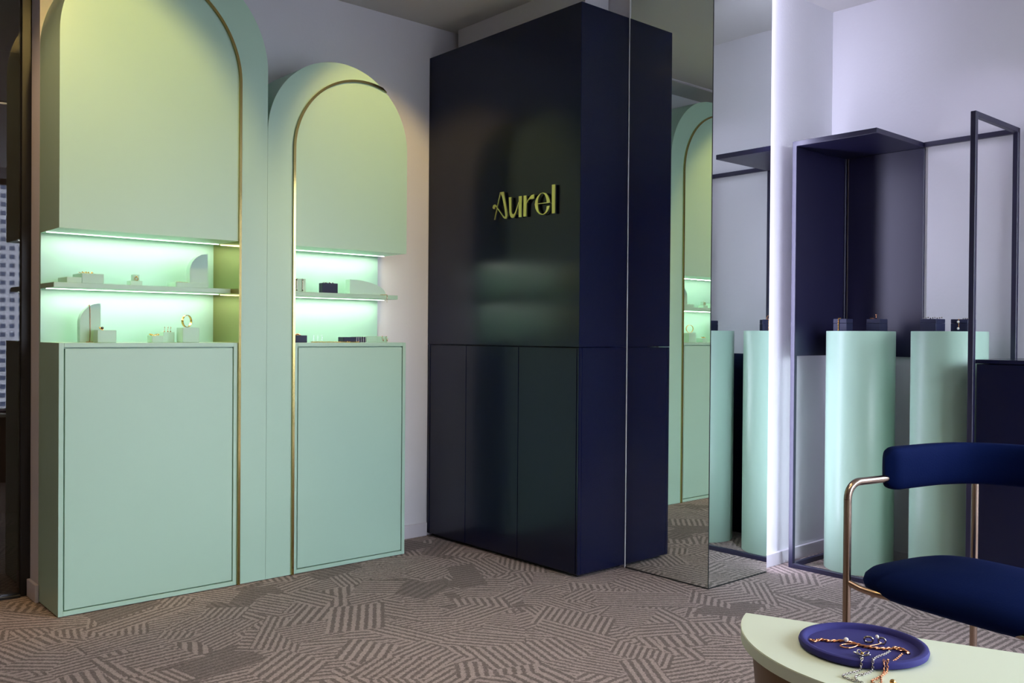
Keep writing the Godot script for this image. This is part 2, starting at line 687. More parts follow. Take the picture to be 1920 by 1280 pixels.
# ---------------------------------------------------------------- the room
func build_room() -> void:
	var m := 3.2417
	var st: SurfaceTool
	ORG = Vector3(1.3, 0, 2)
	struct("floor", box_of(Vector3(-1.95, -0.12, -2.2), Vector3(4.48, 0, 6.5), 0.0), M.carpet)
	struct("ceiling", box_of(Vector3(-1.95, CEIL, -2.2), Vector3(4.48, CEIL + 0.12, 6.5), 0.0), M.ceiling_paint)
	ORG = Vector3(2.7, 0, -0.1)
	struct("wall_back", box_of(Vector3(0.9925, 0, -0.2), Vector3(4.45, CEIL, 0), 0.0), M.white_paint)
	ORG = Vector3(-1.0, 0, -0.1)
	struct("wall_back_left", box_of(Vector3(-1.83, 0, -0.2), Vector3(-0.25, CEIL, 0), 0.0), M.white_paint)
	ORG = Vector3(4.39, 0, 4)
	st = mb()
	cbox(st, Vector3(4.33, 0, 1.4), Vector3(4.45, CEIL, 3.9), 0.0)
	cbox(st, Vector3(4.33, 0, 3.9), Vector3(4.45, 0.2, 6.4), 0.0)
	cbox(st, Vector3(4.33, 2.66, 3.9), Vector3(4.45, CEIL, 6.4), 0.0)
	cbox(st, Vector3(4.33, 0.2, 6.05), Vector3(4.45, 2.66, 6.4), 0.0)
	struct("wall_right", st, M.white_paint)
	ORG = Vector3(-1.87, 0, 3)
	struct("wall_left", box_of(Vector3(-1.95, 0, -2.2), Vector3(-1.83, CEIL, 6.4), 0.0), M.brown_panel)
	# the pier that carries the mirrors, and the wall beside it
	ORG = Vector3(3.5, 0, 0.8)
	struct("wall_pier", box_of(Vector3(m + 0.0045, 0, 0), Vector3(3.68, CEIL, 1.628), 0.0), M.white_paint)
	ORG = Vector3(4.0, 0, 1.5)
	struct("wall_display", box_of(Vector3(3.68, 0, 1.4), Vector3(4.33, CEIL, 1.575), 0.0), M.white_paint)
	# boxed-in strip of wall over the navy cabinet
	ORG = Vector3(3.16, 2.6, 0.6)
	struct("trim_1", box_of(Vector3(3.08, 2.5885, 0.05), Vector3(m - 0.002, CEIL, 1.02), 0.0), M.white_paint)
	# skirting
	ORG = Vector3(2.75, 0, 0)
	struct("baseboard_back", box_of(Vector3(2.59, 0, 0), Vector3(2.921, 0.072, 0.012), 0.002), M.skirting_paint)
	ORG = Vector3(0.97, 0, 0)
	struct("baseboard_back_left", box_of(Vector3(0.978, 0, -0.118), Vector3(0.992, 0.072, 0.014), 0.002), M.skirting_paint)
	ORG = Vector3(4.0, 0, 1.6)
	struct("baseboard_display", box_of(Vector3(3.688, 0, 1.575), Vector3(4.33, 0.062, 1.59), 0.002), M.skirting_paint)
	ORG = Vector3(4.32, 0, 2)
	struct("baseboard_right", box_of(Vector3(4.318, 0, 1.59), Vector3(4.33, 0.062, 2.168), 0.002), M.skirting_paint)
	# light track slot in the ceiling in front of the arches
	ORG = Vector3(1.6, CEIL, 0.24)
	st = mb()
	cbox(st, Vector3(0.2, CEIL - 0.006, 0.229), Vector3(2.59, CEIL, 0.233), 0.001)
	cbox(st, Vector3(0.2, CEIL - 0.006, 0.247), Vector3(2.59, CEIL, 0.251), 0.001)
	struct("trim_2", st, M.skirting_paint)
	# glazed door at the left, in a dark frame
	ORG = Vector3(0.36, 0, -0.13)
	var d := Node3D.new()
	d.name = "door_1"
	add_child(d)
	d.position = ORG
	d.set_meta("kind", "structure")
	st = mb()
	cbox(st, Vector3(0.955, 0, -0.17), Vector3(0.992, 2.62, -0.12), 0.002)
	cbox(st, Vector3(-0.25, 0, -0.17), Vector3(-0.21, 2.62, -0.12), 0.002)
	cbox(st, Vector3(-0.25, 2.62, -0.17), Vector3(0.992, CEIL, -0.12), 0.002)
	obj("door_frame", st, M.black_metal, d)
	obj("pane", box_of(Vector3(-0.21, 0.012, -0.140), Vector3(0.955, 2.62, -0.135), 0.0), M.door_glass, d)
	obj("threshold", box_of(Vector3(-0.21, 0, -0.17), Vector3(0.955, 0.012, -0.11), 0.002), M.black_metal, d)
	# the dark lobby behind the door
	ORG = Vector3(0.4, 0, -2.0)
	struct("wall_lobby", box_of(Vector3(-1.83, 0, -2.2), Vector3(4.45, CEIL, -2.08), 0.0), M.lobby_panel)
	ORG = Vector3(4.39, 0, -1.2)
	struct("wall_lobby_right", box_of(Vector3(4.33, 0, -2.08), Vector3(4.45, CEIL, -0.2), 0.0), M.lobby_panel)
	# window wall behind the camera
	var z := 6.2
	ORG = Vector3(1.3, 0, z)
	st = mb()
	cbox(st, Vector3(-1.83, 0, z), Vector3(4.33, 0.2, z + 0.2), 0.0)
	cbox(st, Vector3(-1.83, 2.66, z), Vector3(4.33, CEIL, z + 0.2), 0.0)
	cbox(st, Vector3(-1.83, 0.2, z), Vector3(1.5, 2.66, z + 0.2), 0.0)
	cbox(st, Vector3(4.28, 0.2, z), Vector3(4.33, 2.66, z + 0.2), 0.0)
	struct("wall_front", st, M.white_paint)
	window_bank("window_1", Vector3(1.5, 0, z + 0.06), Vector3.RIGHT, 2.78)
	window_bank("window_2", Vector3(4.37, 0, 3.9), Vector3.BACK, 2.15)

func build_units() -> void:
	arch_cabinet("tall mint-green arch display cabinet beside the glazed door, with lit niche and brass lining", 0.993, 1.8445, 2.24, Vector2(-0.123, -0.072), 1, 1.7215)
	arch_cabinet("shorter mint-green arch display cabinet next to the navy cabinet, niche open towards it", 1.8455, 2.588, 1.986, Vector2(0.12, -0.06), -1, 1.9675)

func build_navy_cabinet() -> void:
	var x0 := 2.9237
	var x1 := 3.2405
	var d := 1.1529
	var H := 2.5885
	var hd := 1.042
	var t := thing("navy_cabinet", "tall navy lacquered cabinet with three doors and a brass sign", "cabinet", Vector3((x0 + x1) / 2, 0, d / 2))
	obj("plinth", box_of(Vector3(x0 + 0.03, 0, 0.01), Vector3(x1, 0.02, d - 0.03), 0.0), M.black_metal, t)
	obj("upper_body", box_of(Vector3(x0, hd, 0.001), Vector3(x1, H, d), 0.0015), M.navy_lacquer, t)
	var st := mb()
	cbox(st, Vector3(x0 + 0.02, 0.016, 0.001), Vector3(x1, hd - 0.002, d), 0.0015)
	cbox(st, Vector3(x0, 0.016, 0.001), Vector3(x0 + 0.02, hd - 0.002, 0.024), 0.0015)
	cbox(st, Vector3(x0, 0.016, d - 0.012), Vector3(x0 + 0.02, hd - 0.002, d), 0.0015)
	var lower := obj("lower_body", st, M.navy_lacquer, t)
	var zz := [0.027, 0.338, 0.744, d - 0.0145]
	for k in 3:
		obj("door", box_of(Vector3(x0 + 0.0005, 0.018, zz[k] + 0.0015), Vector3(x0 + 0.018, hd - 0.006, zz[k + 1] - 0.0015), 0.001), M.navy_lacquer, lower)
	# the brass lettering
	var s := thing("brass_sign", "brass lettering reading Aurel on the navy cabinet", "sign", Vector3(x0, 1.655, 0.79))
	var letters := [
		[[Vector2(0.6172, 1.7939), Vector2(0.6225, 1.7933), Vector2(0.5798, 1.6625), Vector2(0.5743, 1.6619)], [Vector2(0.6188, 1.7938), Vector2(0.6445, 1.7935), Vector2(0.6568, 1.75), Vector2(0.6681, 1.7124), Vector2(0.6746, 1.6874), Vector2(0.6754, 1.6732), Vector2(0.6702, 1.6636), Vector2(0.661, 1.6593), Vector2(0.6532, 1.6606), Vector2(0.6438, 1.666), Vector2(0.6359, 1.6748), Vector2(0.5879, 1.7244), Vector2(0.5917, 1.7277), Vector2(0.6405, 1.6774), Vector2(0.65, 1.6699), Vector2(0.6562, 1.6699), Vector2(0.6577, 1.6769), Vector2(0.6527, 1.7058), Vector2(0.6429, 1.7392), Vector2(0.6332, 1.7687)], [Vector2(0.5608, 1.7229), Vector2(0.5655, 1.7348), Vector2(0.5766, 1.7378), Vector2(0.5846, 1.735), Vector2(0.5936, 1.7275), Vector2(0.5895, 1.7238), Vector2(0.5831, 1.7263), Vector2(0.5791, 1.7211), Vector2(0.5753, 1.7143), Vector2(0.5657, 1.7173)]],
		[[Vector2(0.683, 1.7614), Vector2(0.7014, 1.7608), Vector2(0.7044, 1.6887), Vector2(0.71, 1.6781), Vector2(0.7177, 1.6764), Vector2(0.7252, 1.6787), Vector2(0.7342, 1.6918), Vector2(0.7533, 1.7319), Vector2(0.7579, 1.7274), Vector2(0.7388, 1.6874), Vector2(0.7284, 1.6673), Vector2(0.7194, 1.6601), Vector2(0.7102, 1.659), Vector2(0.6995, 1.6629), Vector2(0.6917, 1.6737), Vector2(0.6878, 1.6902)], [Vector2(0.756, 1.7585), Vector2(0.7779, 1.7582), Vector2(0.7773, 1.6579), Vector2(0.7557, 1.6588)]],
		[[Vector2(0.7904, 1.7578), Vector2(0.8105, 1.7572), Vector2(0.8128, 1.7376), Vector2(0.8108, 1.6578), Vector2(0.79, 1.6583)], [Vector2(0.81, 1.7221), Vector2(0.8202, 1.7348), Vector2(0.8347, 1.7471), Vector2(0.8463, 1.7547), Vector2(0.8636, 1.7573), Vector2(0.8653, 1.737), Vector2(0.8494, 1.7361), Vector2(0.8348, 1.7372), Vector2(0.8246, 1.7324), Vector2(0.813, 1.7198)]],
		[[Vector2(0.9735, 1.7053), Vector2(0.9706, 1.721), Vector2(0.9606, 1.7393), Vector2(0.945, 1.7526), Vector2(0.9252, 1.7583), Vector2(0.9053, 1.756), Vector2(0.8869, 1.7434), Vector2(0.8741, 1.7272), Vector2(0.8694, 1.7082), Vector2(0.8746, 1.6881), Vector2(0.8863, 1.6714), Vector2(0.9022, 1.6601), Vector2(0.9193, 1.655), Vector2(0.9363, 1.656), Vector2(0.9531, 1.6631), Vector2(0.9655, 1.6754), Vector2(0.9723, 1.6929), Vector2(0.9513, 1.6925), Vector2(0.9487, 1.677), Vector2(0.9404, 1.6643), Vector2(0.9292, 1.6586), Vector2(0.9164, 1.6598), Vector2(0.9049, 1.6657), Vector2(0.8962, 1.6782), Vector2(0.8917, 1.6942), Vector2(0.8907, 1.7099), Vector2(0.8922, 1.7273), Vector2(0.8983, 1.7422), Vector2(0.9096, 1.7536), Vector2(0.9238, 1.7549), Vector2(0.9366, 1.7477), Vector2(0.9452, 1.7333), Vector2(0.9502, 1.7173), Vector2(0.9511, 1.7091)], [Vector2(0.8907, 1.7109), Vector2(0.9609, 1.7095), Vector2(0.961, 1.7056), Vector2(0.8907, 1.7076)]],
		[[Vector2(0.9851, 1.7874), Vector2(1.0058, 1.7869), Vector2(1.0065, 1.6546), Vector2(0.9861, 1.6552)]],
	]
	for l in letters:
		st = mb()
		for p in l:
			extrude(st, PackedVector2Array(p), Vector3(x0 - 0.011, 0, 0), Vector3(0, 0, 1), Vector3.UP, Vector3(-0.006, 0, 0))
			# studs that hold the letter off the panel
			var c := Vector2.ZERO
			for q in p:
				c += q / p.size()
			var near: Vector2 = p[0]
			tube(st, [Vector3(x0, near.y * 0.9 + c.y * 0.1, near.x * 0.9 + c.x * 0.1), Vector3(x0 - 0.012, near.y * 0.9 + c.y * 0.1, near.x * 0.9 + c.x * 0.1)], 0.0012, 6)
		obj("letter", st, M.sign_brass, s)
	# mirrors on the pier
	t = thing("mirror_panel", "full-height mirror panel joined to the navy cabinet, showing its reflection", "mirror", Vector3(3.2457, 0, 1.4))
	obj("glass", box_of(Vector3(3.2417, 0.006, d + 0.004), Vector3(3.2457, CEIL, 1.6312), 0.0), M.mirror_glass, t)
	obj("edge_strip", box_of(Vector3(3.2398, 0.0, d + 0.0005), Vector3(3.2487, CEIL, d + 0.0038), 0.0004), M.mirror_edge, t)
	obj("bottom_rail", box_of(Vector3(3.2409, 0.0, d + 0.004), Vector3(3.2457, 0.006, 1.6312), 0.0004), M.mirror_backing, t)
	t = thing("mirror_panel", "full-height mirror panel beside the bright vertical light strip", "mirror", Vector3(3.46, 0, 1.628))
	obj("glass", box_of(Vector3(3.2459, 0.006, 1.6285), Vector3(3.687, CEIL, 1.6330), 0.0), M.mirror_glass, t)
	obj("edge_strip", box_of(Vector3(3.2412, 0.0, 1.6314), Vector3(3.2458, CEIL, 1.6334), 0.0004), M.mirror_backing, t)
	obj("bottom_rail", box_of(Vector3(3.2459, 0.0, 1.6285), Vector3(3.687, 0.006, 1.6335), 0.0004), M.mirror_backing, t)
	# light strip hidden behind the edge of the second mirror
	t = thing("vertical_led_strip", "bright white vertical light strip at the edge of the mirror", "light strip", Vector3(3.685, 0, 1.605))
	obj("led_strip", box_of(Vector3(3.68, 0.066, 1.59), Vector3(3.687, CEIL - 0.002, 1.615), 0.001), M.led_violet_white, t)
	var l := AreaLight3D.new()
	l.name = "led_lamp"
	t.add_child(l)
	l.area_size = Vector2(0.024, CEIL - 0.07)
	l.position = Vector3(3.694, CEIL / 2 + 0.03, 1.603) - ORG
	l.rotation.y = deg_to_rad(-92)
	l.light_energy = 0.85
	l.light_color = Color(0.87, 0.87, 1.0)
	l.area_range = 8.0
	l.area_attenuation = 2.0
	l.shadow_enabled = true

# ---------------------------------------------------------------- navy frame with plinths
func build_display() -> void:
	var uf := 3.851
	var D := 4.33
	var z1 := 1.645
	var z2 := 2.0606
	var z3 := 2.4801
	var H := 2.02
	var w := 0.022
	var t := thing("display_frame", "navy steel display frame with canopy and back panels around the mint plinths", "display stand", Vector3(4.09, 0, 2.06))
	obj("post", box_of(Vector3(uf, 0, z1), Vector3(uf + w, H, z1 + w)), M.navy_metal, t)
	obj("post", box_of(Vector3(uf, 0, z3 - w), Vector3(uf + w, H, z3)), M.navy_metal, t)
	obj("post", box_of(Vector3(D - w - 0.013, 0, z3 - w), Vector3(D - 0.013, H, z3)), M.navy_metal, t)
	obj("post", box_of(Vector3(D - w - 0.001, 0, z1), Vector3(D - 0.001, H - 0.024, z1 + w)), M.navy_metal, t)
	obj("top_rail", box_of(Vector3(D - w - 0.001, H - w, z2), Vector3(D - 0.001, H, z3 - w)), M.navy_metal, t)
	obj("top_rail", box_of(Vector3(uf + w, H - w, z3 - w), Vector3(D - w - 0.001, H, z3)), M.navy_metal, t)
	obj("bottom_rail", box_of(Vector3(uf, 0.0, z1 + w), Vector3(uf + w, w, z3 - w)), M.navy_metal, t)
	obj("bottom_rail", box_of(Vector3(uf + w, 0.0, z1), Vector3(D - w - 0.001, w, z1 + w)), M.navy_metal, t)
	obj("bottom_rail", box_of(Vector3(uf + w, 0.0, z3 - w), Vector3(D - w - 0.001, w, z3)), M.navy_metal, t)
	obj("canopy", box_of(Vector3(uf, H - 0.024, z1), Vector3(D - 0.001, H, z2)), M.navy_metal, t)
	obj("side_panel", box_of(Vector3(uf + w, 1.005, z1 + 0.002), Vector3(D - 0.016, H - 0.024, z1 + 0.014)), M.navy_metal, t)
	obj("back_panel", box_of(Vector3(D - 0.016, 1.003, z1 + w + 0.012), Vector3(D - 0.001, H - 0.024, z2)), M.navy_metal, t)
	# plinths
	var pl := [["mint-green cylindrical plinth nearest the mirror, two navy boxes on top", Vector3(4.098, 0, 1.866)], ["mint-green cylindrical plinth between the other plinth and the low navy counter", Vector3(4.078, 0, 2.287)]]
	for p in pl:
		var c: Vector3 = p[1]
		ORG = c
		var st := mb()
		lathe(st, [Vector2(0, 0.0), Vector2(0.153, 0.0), Vector2(0.155, 0.003), Vector2(0.155, 1.123), Vector2(0.1535, 1.125), Vector2(0, 1.125)], c, 96)
		var o := obj("cylinder_plinth", st, M.mint_paint)
		tag(o, p[0], "plinth", "mint plinths in the navy frame")
	# low navy counter to the right
	t = thing("low_navy_counter", "low navy counter at the right edge behind the velvet chair", "counter", Vector3(4.1, 0, 2.9))
	obj("body", box_of(Vector3(3.872, 0.03, 2.485), Vector3(D - 0.002, 0.992, 3.6)), M.navy_lacquer, t)
	obj("top", box_of(Vector3(3.866, 0.994, 2.482), Vector3(D - 0.002, 1.01, 3.602)), M.navy_lacquer, t)
	obj("rear_panel", box_of(Vector3(D - 0.012, 0.0, 2.17), Vector3(D - 0.002, 1.0, 2.482)), M.navy_lacquer, t)
	obj("plinth", box_of(Vector3(3.9, 0.0, 2.49), Vector3(D - 0.002, 0.03, 3.58)), M.black_metal, t)
	# navy boxes with jewellery on the plinths
	var y := 1.125
	var grp := "navy jewellery boxes on the plinths"
	var bxs := [
		["navy box nearest the mirror on the left plinth, with a beaded chain down its front", Vector3(3.976, y, 1.793), Vector3(4.035, y + 0.057, 1.86)],
		["navy box with a gold ring on top, on the left plinth", Vector3(4.10, y, 1.892), Vector3(4.178, y + 0.058, 1.958)],
		["navy box with small dark earrings on top, on the right plinth", Vector3(3.985, y, 2.20), Vector3(4.075, y + 0.054, 2.27)],
		["navy box with a pearl drop on its front, on the right plinth", Vector3(4.095, y, 2.285), Vector3(4.18, y + 0.054, 2.358)]]
	for b in bxs:
		t = thing("jewellery_box", b[0], "jewellery box", Vector3((b[1].x + b[2].x) / 2, y, (b[1].z + b[2].z) / 2), grp)
		obj("base", box_of(b[1], Vector3(b[2].x, b[1].y + 0.036, b[2].z), 0.0012), M.navy_leatherette, t)
		obj("lid", box_of(Vector3(b[1].x, b[1].y + 0.0365, b[1].z), b[2], 0.0015), M.navy_leatherette, t)
	# beaded chain on the first box
	var p := Vector3(3.975, 0, 1.82)
	ORG = Vector3(p.x, y + 0.058, p.z)
	var st := mb()
	for k in 16:
		ball(st, Vector3(p.x - 0.0022, y + 0.054 - k * 0.0034, p.z + 0.0006 * (k % 3)), 0.0019 if k % 3 else 0.0026, 6)
	for k in 6:
		ball(st, Vector3(p.x + 0.001 + k * 0.0036, y + 0.0592, p.z), 0.002, 6)
	jewel("beaded_chain", st, M.gold, "gold beaded chain hanging over the navy box nearest the mirror", "necklace")
	# ring on the second
	ORG = Vector3(4.13, y + 0.058, 1.925)
	st = mb()
	ring(st, ORG + Vector3(0, 0.0085, 0), Vector3(0.5, 0, 0.9), 0.0085, 0.0022, 20, 8)
	ball(st, ORG + Vector3(0, 0.019, 0), 0.0042, 8)
	ring(st, ORG + Vector3(-0.02, 0.003, -0.012), Vector3(0, 1, 0.1), 0.009, 0.0018, 18, 6)
	jewel("gold_ring", st, M.rose_gold, "rose gold ring on the navy box of the left plinth", "ring")
	# studs on the third
	ORG = Vector3(4.0, y + 0.054, 2.235)
	st = mb()
	for k in 9:
		ball(st, ORG + Vector3(-0.012 + 0.004 * k, 0.003 + 0.0015 * (k % 3), -0.02 + 0.008 * k), 0.0032, 6)
	jewel("stud_earrings", st, M.silver, "row of small silver stud earrings on a navy box", "earrings")
	# pearl drop on the fourth
	ORG = Vector3(4.0945, y + 0.054, 2.32)
	var pt := thing("pearl_drop", "pearl drop earring hanging down the front of a navy box", "earring", ORG)
	st = mb()
	tube(st, [ORG + Vector3(0.004, 0.001, 0), ORG + Vector3(-0.0012, 0.0005, 0), ORG + Vector3(-0.0014, -0.046, 0)], 0.0007, 6)
	obj("wire", st, M.gold, pt)
	for dy in [-0.012, -0.041]:
		st = mb()
		ball(st, ORG + Vector3(-0.0062, dy, 0), 0.0055, 10)
		obj("pearl", st, M.pearl, pt)
	ORG = Vector3(4.14, y + 0.054, 2.32)
	st = mb()
	for k in 7:
		ball(st, ORG + Vector3(0.003 * k, 0.0028, 0.006 * (k % 2) + 0.003 * k), 0.0028, 6)
	jewel("crystal_strand", st, M.silver, "short crystal strand lying on the navy box with the pearl drop", "bracelet")

# ---------------------------------------------------------------- chair
func build_chair() -> void:
	# local axes: x across the chair, z to its front; (b, w) are measured from the front leg that shows, backwards and sideways
	var t := thing("velvet_chair", "navy velvet chair with curved backrest on slim bronze tube frame", "chair", Vector3(2.570, 0, 3.094), "", deg_to_rad(-100.35))
	var L := func(b: float, w: float, y: float) -> Vector3: return Vector3(w - 0.28, y, 0.2925 - b)
	var r := 0.0105
	var ya := 0.70
	for s in [0, 1]:
		var ww := 0.0 if s == 0 else 0.56
		var inn := 1.0 if s == 0 else -1.0
		var st := mb()
		var pts := [L.call(0.0, ww, 0.0), L.call(0.0, ww, 0.3), L.call(0.0, ww, ya - 0.045)]
		for k in range(1, 9):
			var a := PI / 2 * k / 8
			pts.append(L.call(0.045 - 0.045 * cos(a), ww, ya - 0.045 + 0.045 * sin(a)))
		obj("leg", _tube(pts.slice(0, 3), r), M.bronze_tube, t)
		var arm := pts.slice(2)
		arm.append(L.call(0.12, ww, ya))
		arm.append(L.call(0.172, ww, ya))
		obj("armrest", _tube(arm, r), M.bronze_tube, t)
		obj("leg", _tube([L.call(0.535, ww + 0.03 * inn, 0.0), L.call(0.535, ww + 0.03 * inn, 0.3), L.call(0.535, ww + 0.03 * inn, 0.715)], r), M.bronze_tube, t)
		obj("side_rail", _tube([L.call(0.03, ww + 0.06 * inn, 0.405), L.call(0.27, ww + 0.045 * inn, 0.40), L.call(0.535, ww + 0.03 * inn, 0.40)], r * 0.8), M.bronze_tube, t)
	obj("front_rail", _tube(spline([L.call(0.0, 0.0, 0.43), L.call(0.015, 0.05, 0.415), L.call(0.05, 0.13, 0.405), L.call(0.08, 0.28, 0.403), L.call(0.05, 0.43, 0.405), L.call(0.015, 0.51, 0.415), L.call(0.0, 0.56, 0.43)], 6), r * 0.85), M.bronze_tube, t)
	obj("rear_rail", _tube([L.call(0.535, 0.03, 0.40), L.call(0.535, 0.28, 0.40), L.call(0.535, 0.53, 0.40)], r * 0.8), M.bronze_tube, t)
	# seat: a soft rounded cushion
	var st := mb()
	var nu := 72
	var rows := []
	var prof := [Vector2(0.0, 0.0), Vector2(0.6, 0.0), Vector2(0.93, 0.006), Vector2(0.985, 0.016), Vector2(1.0, 0.03), Vector2(0.985, 0.044), Vector2(0.94, 0.056), Vector2(0.82, 0.066), Vector2(0.6, 0.073), Vector2(0.3, 0.077), Vector2(0.0, 0.078)]
	for q in prof:
		var row := []
		for k in nu:
			var a := TAU * k / nu
			var e := 0.52
			var cx: float = signf(cos(a)) * pow(absf(cos(a)), e)
			var cz: float = signf(sin(a)) * pow(absf(sin(a)), e)
			row.append(Vector3(cx * 0.306 * q.x - 0.008, 0.393 + q.y * 1.12, 0.052 + cz * 0.226 * q.x))
		rows.append(row)
	_skin(st, rows)
	obj("seat", st, M.velvet_blue, t)
	# backrest: a padded band bent round the back
	st = mb()
	var path := spline([L.call(0.155, 0.000, 0), L.call(0.28, 0.000, 0), L.call(0.40, 0.006, 0), L.call(0.50, 0.045, 0), L.call(0.565, 0.14, 0), L.call(0.585, 0.28, 0), L.call(0.565, 0.42, 0), L.call(0.50, 0.515, 0), L.call(0.40, 0.554, 0), L.call(0.28, 0.56, 0), L.call(0.155, 0.56, 0)], 8)
	rows = []
	var n := path.size()
	var mid := 0.727
	for i in n:
		var tg: Vector3 = (path[mini(i + 1, n - 1)] - path[maxi(i - 1, 0)]).normalized()
		var nn := Vector3(tg.z, 0, -tg.x)
		var ends := minf(float(i), float(n - 1 - i)) / 3.0
		var full := 1.0 if ends >= 1.0 else sqrt(maxf(0.0, 1.0 - (1.0 - ends) * (1.0 - ends)))
		full = maxf(full, 0.02)
		var row := []
		for k in 28:
			var a := TAU * k / 28
			var e := 0.55
			var cy: float = signf(sin(a)) * pow(absf(sin(a)), e)
			var cd: float = signf(cos(a)) * pow(absf(cos(a)), e)
			row.append(path[i] + Vector3(0, mid + cy * 0.061 * (0.55 + 0.45 * full), 0) * 1.0 + nn * cd * 0.027 * full)
		rows.append(row)
	# close the two ends
	for e in [0, n - 1]:
		var c := Vector3.ZERO
		for v in rows[e]:
			c += v / 28.0
		var flat := []
		for v in rows[e]:
			flat.append(c)
		if e == 0:
			rows.insert(0, flat)
			n += 1
		else:
			rows.append(flat)
			break
	_skin(st, rows)
	obj("backrest", st, M.velvet_blue, t)

func _tube(pts: Array, r: float) -> SurfaceTool:
	var st := mb()
	tube(st, pts, r, 16)
	return st

# a closed skin over rings of equal length, smooth everywhere
func _skin(st: SurfaceTool, rows: Array) -> void:
	var n := rows.size()
	var m: int = rows[0].size()
	var ctr := Vector3.ZERO
	for row in rows:
		for v in row:
			ctr += v / float(n * m)
	var acc := []
	for i in n:
		var a := []
		a.resize(m)
		a.fill(Vector3.ZERO)
		acc.append(a)
	var flip := 0.0
	for i in n - 1:
		for k in m:
			var l := (k + 1) % m
			var a: Vector3 = rows[i][k]
			var b: Vector3 = rows[i][l]
			var c: Vector3 = rows[i + 1][l]
			var d: Vector3 = rows[i + 1][k]
			var f := (c - a).cross(d - b)
			acc[i][k] += f
			acc[i][l] += f
			acc[i + 1][l] += f
			acc[i + 1][k] += f
			var rc := Vector3.ZERO
			for v in [rows[i][0], rows[i][m / 4], rows[i][m / 2], rows[i][3 * m / 4]]:
				rc += v * 0.25
			flip += f.dot(a - rc) + f.dot(a - ctr) * 0.001
	var s := 1.0 if flip > 0.0 else -1.0
	for i in n:
		# the rings shrunk to a point share one normal
		if rows[i][0].distance_to(rows[i][m / 2]) < 1e-6:
			var sum := Vector3.ZERO
			for v in acc[i]:
				sum += v
			acc[i].fill(sum)
		for k in m:
			acc[i][k] = (acc[i][k] * s).normalized()
	for i in n - 1:
		for k in m:
			var l := (k + 1) % m
			quadn(st, [rows[i][k], rows[i][l], rows[i + 1][l], rows[i + 1][k]], [acc[i][k], acc[i][l], acc[i + 1][l], acc[i + 1][k]])

# ---------------------------------------------------------------- half-round table, tray
const TAB := 0.5
func build_table() -> void:
	var e := Vector3(0.362, 0, 0.932).normalized()
	var nn := Vector3(-0.932, 0, 0.362).normalized()
	var R := 0.37
	var c := Vector3(1.684, 0, 2.884) + e * R
	var t := thing("half_round_table", "low half-round side table with pale green top and bronze base", "table", c + nn * 0.12)
	var half := func(rad: float) -> PackedVector2Array:
		var p := PackedVector2Array()
		for k in 49:
			var a := PI * k / 48
			p.append(Vector2(cos(a) * rad, sin(a) * rad))
		return p
	var st := mb()
	var c0 := 0.0015
	extrude(st, half.call(R), c + Vector3(0, TAB - 0.024, 0), e, nn, Vector3(0, 0.024 - c0, 0))
	extrude(st, half.call(R - c0), c + nn * c0 * 0.5 + Vector3(0, TAB - c0, 0), e, nn, Vector3(0, c0, 0))
	obj("table_top", st, M.table_paint, t)
	# tapered half drum
	st = mb()
	var lo: PackedVector2Array = half.call(R - 0.075)
	var hi: PackedVector2Array = half.call(R - 0.022)
	var y1 := TAB - 0.0245
	for k in lo.size():
		var l := (k + 1) % lo.size()
		var a := c + nn * 0.03 + e * lo[k].x + nn * lo[k].y
		var b := c + nn * 0.03 + e * lo[l].x + nn * lo[l].y
		var cc := c + nn * 0.006 + e * hi[l].x + nn * hi[l].y + Vector3(0, y1, 0)
		var d := c + nn * 0.006 + e * hi[k].x + nn * hi[k].y + Vector3(0, y1, 0)
		var na := (e * lo[k].x + nn * lo[k].y).normalized()
		var nb := (e * lo[l].x + nn * lo[l].y).normalized()
		if l == 0:
			na = -nn
			nb = -nn
		quadn(st, [a, b, cc, d], [na, nb, nb, na])
	obj("base", st, M.bronze_sheet, t)
	# round velvet tray
	var tc := Vector3(1.662, TAB, 3.163)
	ORG = tc
	st = mb()
	lathe(st, [Vector2(0, 0.0), Vector2(0.109, 0.0), Vector2(0.116, 0.003), Vector2(0.118, 0.009), Vector2(0.116, 0.0145), Vector2(0.111, 0.0165), Vector2(0.1055, 0.015), Vector2(0.1025, 0.010), Vector2(0.101, 0.006), Vector2(0, 0.006)], tc, 80)
	var tray := obj("velvet_tray", st, M.velvet_tray)
	tag(tray, "round blue velvet tray of gold jewellery on the half-round table", "tray")

# lay a chain over the tray: inside it lies on the velvet, then climbs the rim and falls to the table
func draped(pts: Array, r: float) -> Array:
	var c := Vector2(1.662, 3.163)
	var line := []
	for p in pts:
		line.append(Vector3(p.x, 0, p.y))
	var out := []
	for v in spline(line, 14):
		var d := Vector2(v.x, v.z).distance_to(c)
		var h := 0.006
		if d > 0.1 and d <= 0.1145:
			h = lerpf(0.006, 0.0168, smoothstep(0.1, 0.109, d))
		elif d > 0.1145:
			h = lerpf(0.0168, 0.0, smoothstep(0.1145, 0.1205, d))
		out.append(Vector3(v.x, TAB + h + r * 1.3, v.z))
	return out

